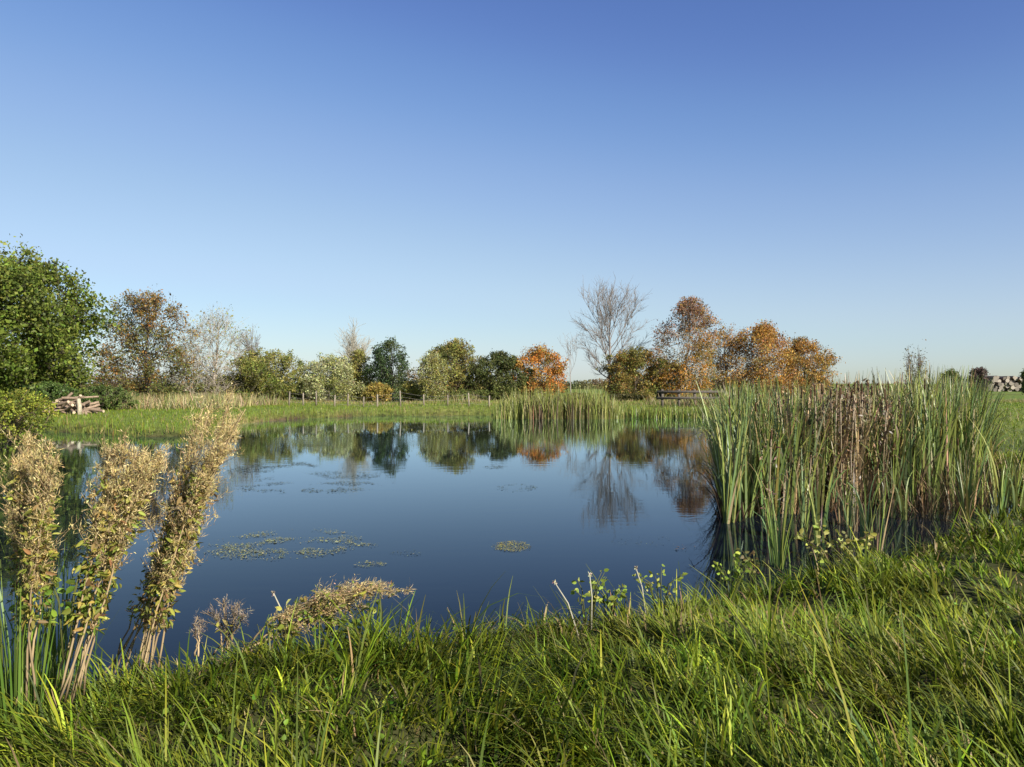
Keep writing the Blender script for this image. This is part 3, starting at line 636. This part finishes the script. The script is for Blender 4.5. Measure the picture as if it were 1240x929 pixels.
BED = np.array([(3.08, 11.5), (3.9, 12.4), (5.2, 12.9), (6.8, 13.3), (8.6, 14.4), (10.5, 17.3), (13.4, 24), (12, 27), (7.1, 26), (4.8, 17.5), (3.65, 13.6)])
bx = U(2.5, 14, 9000); by = U(11, 27, 9000); kk = inside(BED, bx, by)
bx, by = bx[kk], by[kk]
def edge_dist(x, y):
    d2 = np.full(len(x), 1e9)
    for (ax, ay), (cx_, cy_) in zip(BED, np.roll(BED, -1, 0)):
        ex, ey = cx_ - ax, cy_ - ay; t = np.clip(((x - ax) * ex + (y - ay) * ey) / (ex * ex + ey * ey), 0, 1)
        d2 = np.minimum(d2, np.hypot(x - ax - t * ex, y - ay - t * ey))
    return d2
pxs = 620 + bx / by * F
hs = np.interp(pxs, [855, 900, 1000, 1060, 1130, 1175, 1210, 1235], [.94, .98, 1.02, 1.0, 1.10, 1.06, .96, .70]) * (1 + R.normal(0, .09, len(bx)) + .16 * (vnoise(bx, by, .7, 71) - .5))
hs = np.minimum(hs, np.interp(pxs, [855, 1000, 1130, 1180, 1210, 1235], [1.04, 1.08, 1.16, 1.06, .92, .70]))
hs *= np.interp(pxs, [1090, 1120, 1150], [1, 1.03, 1])
order = np.argsort(np.hypot(bx, by) * .55 + edge_dist(bx, by) * 1.2)
fb, ff = 0, 0; front = order[:330]
sp_ = []
for q in order:
    if len(sp_) >= 290: break
    if all((bx[q] - a) ** 2 + (by[q] - b) ** 2 > .13 ** 2 for a, b in sp_):
        sp_.append((bx[q], by[q])); brown = R.random() < np.interp(pxs[q], [930, 985, 1010, 1060, 1085, 1140, 1200], [.02, .10, .92, .88, .12, .04, .02])
        z = max(ground_z(bx[q], by[q]), 0) if ground_z(bx[q], by[q]) > 0 else 0
        place_cattail((BP if brown else GP)[R.integers(0, len(BP if brown else GP))], bx[q], by[q], z, hs[q] * (.93 if z > .1 else 1), U(0, 6.28),
            "dead brown cattail stalk in the middle of the right bed" if brown else "tall green cattail in the bed on the right of the pond", "brown cattails in the right bed" if brown else "green cattails in the right bed")
for q in range(26):
    t_ = R.random(); x_ = 3.2 + 4.6 * t_ + R.normal(0, .3); y_ = np.interp(x_, [3, 5, 8], [10.6, 11.9, 13.2]) - abs(R.normal(0, .75)); z_ = ground_z(x_, y_)
    if z_ > .22: continue
    place_cattail((BP if q % 4 == 0 else GP)[q % 7], x_, y_, max(z_, 0), U(.38, .8), U(0, 6.28), "short straggling cattail shoot in the water before the main bed", "stray shoots before the right bed")
g = Geo(); used = set(sp_); cnt = 0
zz_ = np.maximum(height(bx, by), 0)
for q in order:
    if (bx[q], by[q]) in used or cnt >= 1500: continue
    cnt += 1; cattail_leaves(g, (bx[q], by[q], zz_[q] - .2), 2.25 * hs[q], 8, CG if R.random() > np.interp(pxs[q], [930, 1000, 1070, 1130], [.05, .45, .40, .05]) else CBW + CT)
tag(g.build("cattail_bed", M_reed), "dense mass of green cattails behind the front plants", "cattails", kind="stuff")
# low rushes in front of the bed on the bank
def tuft(name, label, cat, x, y, n, L0, L1, wide, cols, spread, bend, nseg=6, z=None, group=None, mt=None, r=.05):
    z = max(ground_z(x, y), -.05) if z is None else z; g = Geo(); az = U(0, 6.28, n); rr = R.random(n) * r
    b = np.stack([np.cos(az) * rr, np.sin(az) * rr, np.full(n, -.03)], 1); c = jitter(cols, n, .07, .18)
    blades(g, b, U(L0, L1, n), U(.7, 1.2, n) * wide, az, np.abs(R.normal(0, spread, n)), np.abs(R.normal(0, bend, n)), c, nseg, c * np.array([1.2, 1.1, .95]))
    o = g.build(name, mt or M_reed); o.location = (x, y, z); return tag(o, label, cat, group)
d = 8.9; tuft("iris_tuft", "fan of bright green iris leaves at the waterside before the cattails", "iris", px_x(943, d), d, 16, .7, 1.35, .024, [(.17, .24, .045), (.13, .20, .05)], .13, .2)
d = 9.6; tuft("iris_tuft", "olive and straw iris tuft right of the small yellow shrub", "iris", px_x(1062, d), d, 22, .4, 1.0, .018, CG + CT, .25, .35)
d = 12.6; tuft("rush_tuft", "dark tangle of dead rushes before the right part of the cattail bed", "rushes", px_x(1120, d), d, 130, .3, .8, .014, CBW + DEADB, .5, .6, r=.7)
d = 12.9; tuft("rush_tuft", "tangled brown rushes leaning at the right foot of the cattail bed", "rushes", px_x(1165, d), d, 90, .5, 1.2, .014, CBW + [(.12, .13, .04)], .45, .5, r=.5)
d = 13.4; tuft("iris_tuft", "yellow green iris leaves at the right edge of the picture", "iris", px_x(1213, d), d, 40, .6, 1.5, .022, [(.17, .22, .04), (.20, .21, .05)], .2, .4, r=.3)
d = 14.8; tuft("rush_tuft", "dry brownish sedge at the far right edge behind the bank grass", "sedge", px_x(1243, d), d, 90, .3, .75, .015, CT + [(.14, .14, .04), (.12, .15, .03)], .3, .5, r=.5)
d = 4.15; tuft("iris_tuft", "tall green iris blades at the left edge among the dry stalks", "iris", px_x(18, d), d, 90, .6, 1.2, .012, [(.09, .16, .025), (.12, .18, .03), (.07, .12, .02)], .12, .25, r=.22)
d = 4.5; tuft("iris_tuft", "second clump of green blades behind the leaning dry stalks", "iris", px_x(70, d), d, 60, .5, 1.05, .011, [(.09, .16, .025), (.12, .18, .03)], .14, .3, r=.2)
d = 4.7; tuft("reed_blade", "single long reed blade leaning between the dry stalks", "reed", px_x(48, d), d, 2, 1.25, 1.3, .014, [(.22, .24, .10)], .02, .02, r=.02).rotation_euler = (0, .28, 0)
# far reed clump on the opposite shore
g = Geo(); n = 2600; f_ = R.normal(0, 1, n) ; X = U(-1.2, 6.6, n); Y = 46.6 + U(-.6, 1.6, n) + .15 * np.sin(X); hh = 2.25 * np.clip(1 - ((X - 2.8) / 4.3) ** 4, .22, 1) * U(.5, 1.08, n) * (.72 + .5 * vnoise(X, Y, .8, 77))
c = jitter([(.21, .24, .05), (.25, .265, .07), (.17, .205, .045), (.30, .27, .11)], n, .06, .18)
blades(g, np.stack([X, Y, np.full(n, -.1)], 1), hh * .93, U(.03, .05, n), U(0, 6.28, n), np.abs(R.normal(0, .07, n)), np.abs(R.normal(0, .35, n)), c, 4)
n = 50; X = U(1.0, 4.5, n); blades(g, np.stack([X, np.full(n, 45.9), np.full(n, -.1)], 1), U(.9, 1.9, n), U(.04, .06, n), U(0, 6.28, n), np.abs(R.normal(0, .05, n)), np.abs(R.normal(0, .2, n)), jitter(CBW, n), 3)
tag(g.build("reed_bed", M_reed), "yellow green reed clump on the far shore", "reeds", kind="stuff")
g = Geo(); n = 900; X = U(6.6, 13, n); Y = 47.8 + U(-.8, .8, n)
blades(g, np.stack([X, Y, np.full(n, -.05)], 1), U(.4, .95, n), U(.03, .05, n), U(0, 6.28, n), np.abs(R.normal(0, .12, n)), np.abs(R.normal(0, .5, n)), jitter([(.16, .21, .03), (.20, .22, .05), (.11, .14, .03)], n), 3)
tag(g.build("sedge_fringe", M_reed), "low green sedge along the far shore right of the reeds", "sedge", kind="stuff")

# ------------------------------------------------------------------ dry weed clumps on the near left bank
TAN = [(.52, .41, .18), (.44, .34, .14), (.57, .47, .24), (.32, .235, .10), (.42, .36, .13), (.22, .15, .07)]
YG = [(.30, .28, .05), (.22, .25, .04), (.16, .20, .03), (.36, .30, .07), (.24, .16, .06)]
def weed_clump(name, label, stems, leaf_rng=(.28, .62), head_rng=(.45, 1.0), head_n=640, leaf_n=95, fluff=.062, hcols=TAN, lcols=YG, loc=None):
    """stems: (base px, base py, mid px, mid py, tip px, tip py, distance)"""
    b0 = stems[0]; X = px_x(b0[0], b0[6]); root = tag(empty(name, (X, b0[6], py_z(b0[1], b0[6]))), label, "weed clump"); O = np.array(root.location)
    for (bx_, by_, mx_, my_, tx_, ty_, d_) in stems:
        dy = R.normal(0, .05)
        P = [np.array([px_x(a, d_ + k_), d_ + k_, py_z(b, d_ + k_)]) - O for a, b, k_ in ((bx_, by_, 0), (mx_, my_, dy), (tx_, ty_, dy * 2))]
        P[0][2] -= .06
        t = np.linspace(0, 1, 12)[:, None]; pts = P[0] * (1 - t) ** 2 + 2 * t * (1 - t) * (2 * P[1] - .5 * P[0] - .5 * P[2]) + P[2] * t ** 2
        ctrl = 2 * P[1] - .5 * P[0] - .5 * P[2]
        def at(u):
            u = u[:, None]; return P[0] * (1 - u) ** 2 + 2 * u * (1 - u) * ctrl + P[2] * u ** 2
        pts[1:-1] += R.normal(0, .006, (10, 3))
        ln = np.linalg.norm(P[2] - P[0])
        g = Geo(); polytube(g, pts, .0065 - .0045 * t[:, 0], np.array([.40, .30, .17]) * U(.7, 1.25), 6)
        tdir = unit(P[2] - P[0])
        # side twigs that carry the fluff
        nb = int(46 * ln); u = U(head_rng[0], .98, nb); o = at(u)
        dr = unit(unit(R.normal(0, 1, (nb, 3))) * .55 + tdir * .75); bl = fluff * R.lognormal(.25, .5, nb) * np.interp(u, [.3, .6, .85, 1], [.8, 1.25, .9, .45])
        e = o + dr * bl[:, None]; tubes(g, o, e, .0022, .0012, (.34, .25, .14), 3)
        so_ = g.build("stem", M_dry, root, smooth=True)
        n = int(head_n * ln * U(.8, 1.2)); k = R.integers(0, nb, n); f = U(.15, 1.1, n)[:, None]
        p = o[k] + (e - o)[k] * f + R.normal(0, .012, (n, 3))
        g = Geo(); ax = unit(R.normal(0, 1, (n, 3)) + tdir * .5)
        leaves(g, p, U(.007, .022, n), jitter(hcols, n, .06, .28), .38, axis=ax)
        # thin hairs
        m = n; k = R.integers(0, n, m); leaves(g, p[k], U(.02, .055, m), jitter(hcols[:3], m, .05, .2), .06, axis=unit(R.normal(0, .7, (m, 3)) + tdir))
        g.build("seed_head", M_dry, so_)
        n = int(leaf_n * ln * U(.7, 1.2)); u = U(*leaf_rng, n); p = at(u) + R.normal(0, .02, (n, 3)); dr = unit(R.normal(0, 1, (n, 3)) + np.array([0, 0, .1]))
        g = Geo(); leaves(g, p + dr * .02, U(.025, .06, n), jitter(lcols, n, .08, .25), .40, axis=dr, droop=.3, fine=True); g.build("leaves", M_leaf, so_)
    return root
st = []
for q in range(8):
    a = q / 7; st.append((R.normal(8 + 16 * a, 8), R.normal(838, 6), R.normal(24 + 14 * a, 10), R.normal(690, 15), R.normal(10 + 58 * a, 8), R.normal(548 - 26 * math.sin(a * 3) + 30 * (1 - a), 16), U(3.95, 4.35)))
weed_clump("dry_weed_clump", "upright tan seeding weed stalks at the left edge", st, head_rng=(.45, 1), leaf_rng=(.32, .85))
st = []
for q in range(8):
    a = q / 7; st.append((R.normal(66 + 34 * a, 3), R.normal(836 - 6 * a, 4), R.normal(112 + 34 * a, 7), R.normal(678, 10), R.normal(142 + 56 * a, 6), R.normal(550, 13), U(4.05, 4.35)))
weed_clump("dry_weed_clump", "middle clump of leaning tan weed stalks with yellow leaves", st, head_rng=(.46, 1), leaf_rng=(.25, .82))
st = []
for q in range(9):
    a = q / 8; st.append((R.normal(160 + 26 * a, 4), R.normal(812 - 6 * a, 4), R.normal(196 + 26 * a, 7), R.normal(668, 10), R.normal(246 + 46 * a, 8), R.normal(560 - 75 * math.sin(.5 + a * 1.9), 20), U(4.45, 4.8)))
weed_clump("dry_weed_clump", "tallest clump of leaning tan weed stalks beside the open water", st, head_rng=(.34, 1), leaf_rng=(.22, .80), lcols=YG + [(.13, .08, .04)])
st = []
for q in range(5):
    a = q / 4; st.append((R.normal(118 + 26 * a, 4), R.normal(822, 4), R.normal(166 + 20 * a, 5), R.normal(738, 8), R.normal(204 + 22 * a, 6), R.normal(640, 14), U(4.7, 4.95)))
weed_clump("dry_weed_clump", "short bare brown stalks behind the tallest weed clump", st, head_rng=(.6, 1), leaf_rng=(.4, .8), head_n=200, leaf_n=40, hcols=TAN[1:] + [(.14, .10, .06)])
st = []
for q in range(7):
    a = q / 6; st.append((R.normal(288 + 10 * a, 6), R.normal(786, 4), R.normal(362 + 10 * a, 8), R.normal(750 - 8 * a, 6), R.normal(420 + 36 * a, 26), R.normal(724 - 6 * a, 9), U(4.75, 5.1)))
weed_clump("fallen_weed_clump", "fallen tan weed stalks lying over the bank grass", st, head_rng=(.30, 1), leaf_rng=(.5, .95), leaf_n=40, head_n=520, fluff=.06, hcols=TAN + [(.42, .27, .16), (.30, .18, .11)])
st = [(270 + R.normal(0, 4), 782, 266 + 4 * q + R.normal(0, 3), 758, 252 + 9 * q, 732 + R.normal(0, 6), 5.2) for q in range(6)]
weed_clump("dry_weed_clump", "small grey dried weed before the open water", st, head_rng=(.3, 1), leaf_n=10, head_n=260, fluff=.045, hcols=[(.26, .22, .17), (.20, .17, .13)])
st = [(236 + 4 * q, 784, 237 + 4 * q, 770, 239 + 3 * q, 746 + 8 * q, 5.2) for q in range(2)]
weed_clump("dry_weed_clump", "tiny grey dried sprig left of the small grey weed", st, head_rng=(.4, 1), leaf_n=0 or 4, head_n=300, fluff=.02, hcols=[(.22, .18, .14)])

# leafy plants
def leafy(name, label, px, py, d, w, h, n, cols, size, stems=6, cat="plant", stem_col=(.12, .13, .04)):
    X = px_x(px, d); z = py_z(py, d); root = tag(empty(name, (X, d, z)), label, cat); ww = w / F * d / 2; hh = h / F * d
    g = Geo(); gl = Geo()
    for q in range(stems):
        e = np.array([U(-ww, ww), U(-ww, ww) * .7, hh * U(.55, 1.0)]); m_ = e * .5 + np.array([0, 0, hh * .12]); b = np.array([e[0] * .2, e[1] * .2, -.1])
        polytube(g, [b, m_, e], [.005, .004, .002], stem_col, 5)
        k = max(3, n // stems); u = U(.35, 1.05, k)[:, None]; p = b * (1 - u) ** 2 + 2 * u * (1 - u) * m_ + e * u ** 2
        dr = unit(R.normal(0, 1, (k, 3)) * np.array([1, 1, .5])); leaves(gl, p + dr * size * .3, U(.6, 1.25, k) * size, jitter(cols, k, .07, .2), .70, axis=dr, up=.6, fine=True)
    g.build("stem", M_leaf, root); gl.build("leaves", M_leaf, root); return root
YL = [(.36, .36, .08), (.28, .31, .05), (.42, .40, .14), (.18, .18, .04)]
BG = [(.22, .30, .04), (.27, .33, .05), (.16, .22, .03)]
leafy("willow_shrub", "small shrub with pale yellow leaves before the cattails", 1008, 690, 9.3, 92, 58, 130, YL, .07, 10, "shrub", (.10, .06, .04))
leafy("leafy_weed", "bright green leafy weed at the waterside left of the iris fan", 886, 712, 7.6, 44, 42, 60, BG, .06, 6)
leafy("leafy_weed", "reddish green low weed between the bright weed and the iris fan", 915, 700, 8.1, 40, 34, 60, [(.18, .16, .05), (.14, .10, .05), (.20, .22, .05)], .05, 6)
leafy("bramble_plant", "bramble with pale green leaves below the fallen weed", 410, 775, 4.95, 96, 52, 120, [(.15, .20, .03), (.22, .27, .04), (.10, .15, .03)], .045, 12)
leafy("leafy_weed", "yellow green weed at the root of the fallen stalks", 345, 772, 4.9, 50, 34, 50, BG + YL, .05, 6)
leafy("leafy_weed", "small yellow green weed rising from the middle of the bank", 712, 742, 5.5, 56, 52, 46, BG + YL[:2], .04, 7)
leafy("leafy_weed", "low round leaved weed right of the middle weed", 738, 738, 5.7, 46, 34, 60, BG, .045, 7)
leafy("leafy_weed", "leafy weed with lime leaves on the bank top right of centre", 800, 722, 6.1, 60, 34, 60, YL[:2] + BG, .04, 7)
leafy("leafy_weed", "green leafy weed between the left iris blades and dry stalks", 80, 775, 4.1, 70, 100, 80, [(.14, .22, .03), (.20, .26, .04)], .05, 6)
for (x_, y_, tx_, ty_, d_, lb) in ((700, 755, 672, 706, 5.3, "pale dried stalk leaning left before the water"), (716, 750, 714, 696, 5.4, "pale upright dried stalk before the water right of the leaning one"), (782, 735, 770, 688, 6.0, "thin pale stalk on the bank right of centre"), (352, 770, 331, 718, 5.0, "pale stalk rising from the fallen weed clump")):
    X = px_x(x_, d_); z = py_z(y_, d_); g = Geo(); e = np.array([px_x(tx_, d_) - X, 0, py_z(ty_, d_) - z])
    polytube(g, [(0, 0, -.08), e * .5 + [.01, 0, 0], e], [.006, .005, .004], (.42, .40, .30), 6)
    o = g.build("dry_stalk", M_dry, smooth=True); o.location = (X, d_, z); tag(o, lb, "stalk", "dried stalks on the near bank")
    g = Geo(); leaves(g, np.tile(e, (26, 1)), U(.012, .028, 26), jitter([(.50, .47, .36), (.36, .32, .22)], 26), .4); g.build("seed_head", M_dry, o)

# ------------------------------------------------------------------ floating pondweed
def mat_patch(name, label, px, py, wpx, hpx, n, cols, size, thr=.5, ns=.5):
    d = CZ * F / (py - 464.5); X = px_x(px, d); hx = wpx / 2 / F * d; d0 = CZ * F / (py + hpx / 2 - 464.5); d1 = CZ * F / (py - hpx / 2 - 464.5)
    x = U(-1, 1, n); y = U(-1, 1, n); ok = x * x + y * y < U(.55, 1, n) ** .8; x, y = x[ok] * hx, y[ok]
    y = np.where(y > 0, y * (d1 - d), y * (d - d0)); ok = vnoise(x + X, (y + d) * 1.0, ns, 90) * .65 + vnoise(x + X, y + d, ns * .35, 91) * .35 > thr + U(-.07, .12, len(x)); x, y = x[ok], y[ok]; n = len(x)
    g = Geo(); az = U(0, 6.28, n); L = R.lognormal(-.5, .45, n) * size * .62; a = np.stack([np.cos(az), np.sin(az), np.zeros(n)], 1); b = np.stack([-np.sin(az), np.cos(az), np.zeros(n)], 1)
    p = np.stack([x, y, U(.004, .012, n)], 1); wd = L * U(.35, .8, n)
    V = np.stack([p - a * L[:, None] * .5, p + b * wd[:, None] * .5, p + a * L[:, None] * .5 + np.array([0, 0, .004]), p - b * wd[:, None] * .5], 1)
    g.add(V, np.arange(n * 4).reshape(n, 4), np.repeat(jitter(cols, n, .06, .25), 4, 0)); o = g.build(name, M_weed); o.location = (X, d, 0)
    return tag(o, label, "pondweed", "floating pondweed patches")
PW = [(.22, .22, .07), (.28, .27, .10), (.15, .16, .05)]; PD = [(.06, .08, .05), (.10, .12, .08), (.04, .05, .03)]
mat_patch("pondweed_mat", "small yellow green pondweed mat in the middle of the pond", 620, 662, 50, 14, 1500, [(.20, .20, .04), (.26, .23, .06), (.15, .13, .04)], .035, .2)
mat_patch("pondweed_mat", "long olive pondweed drift beside the tallest weed clump", 345, 660, 190, 40, 8000, PW, .045, .50, .35)
mat_patch("pondweed_mat", "small olive pondweed streak right of the long drift", 440, 661, 40, 6, 260, PW, .05, .42)
mat_patch("pondweed_mat", "thin olive pondweed streak below the long drift", 448, 684, 40, 8, 200, PW, .045, .42)
mat_patch("pondweed_mat", "scattered dark floating leaves below the poplar reflection", 385, 585, 190, 30, 8000, PD, .08, .60, .55)
mat_patch("pondweed_mat", "dark band of floating leaves nearer the left shore", 330, 566, 110, 14, 4000, PD, .09, .57, .6)
mat_patch("pondweed_mat", "small dark pondweed streak left of the bare tree reflection", 626, 591, 54, 10, 700, PD, .07, .42)
mat_patch("pondweed_mat", "faint far pondweed streak above the middle streak", 600, 566, 34, 4, 300, PD, .09, .42)
mat_patch("pondweed_mat", "brownish floating leaves beside the cattail bed", 838, 668, 44, 16, 260, [(.12, .07, .03), (.08, .06, .03)], .05, .48)
mat_patch("pondweed_mat", "few dark floating leaves below the bare tree reflection", 782, 655, 90, 16, 160, PD, .035, .62)
mat_patch("pondweed_mat", "faint thin leaves left of the middle pondweed mat", 500, 670, 60, 8, 120, PD, .04, .5)
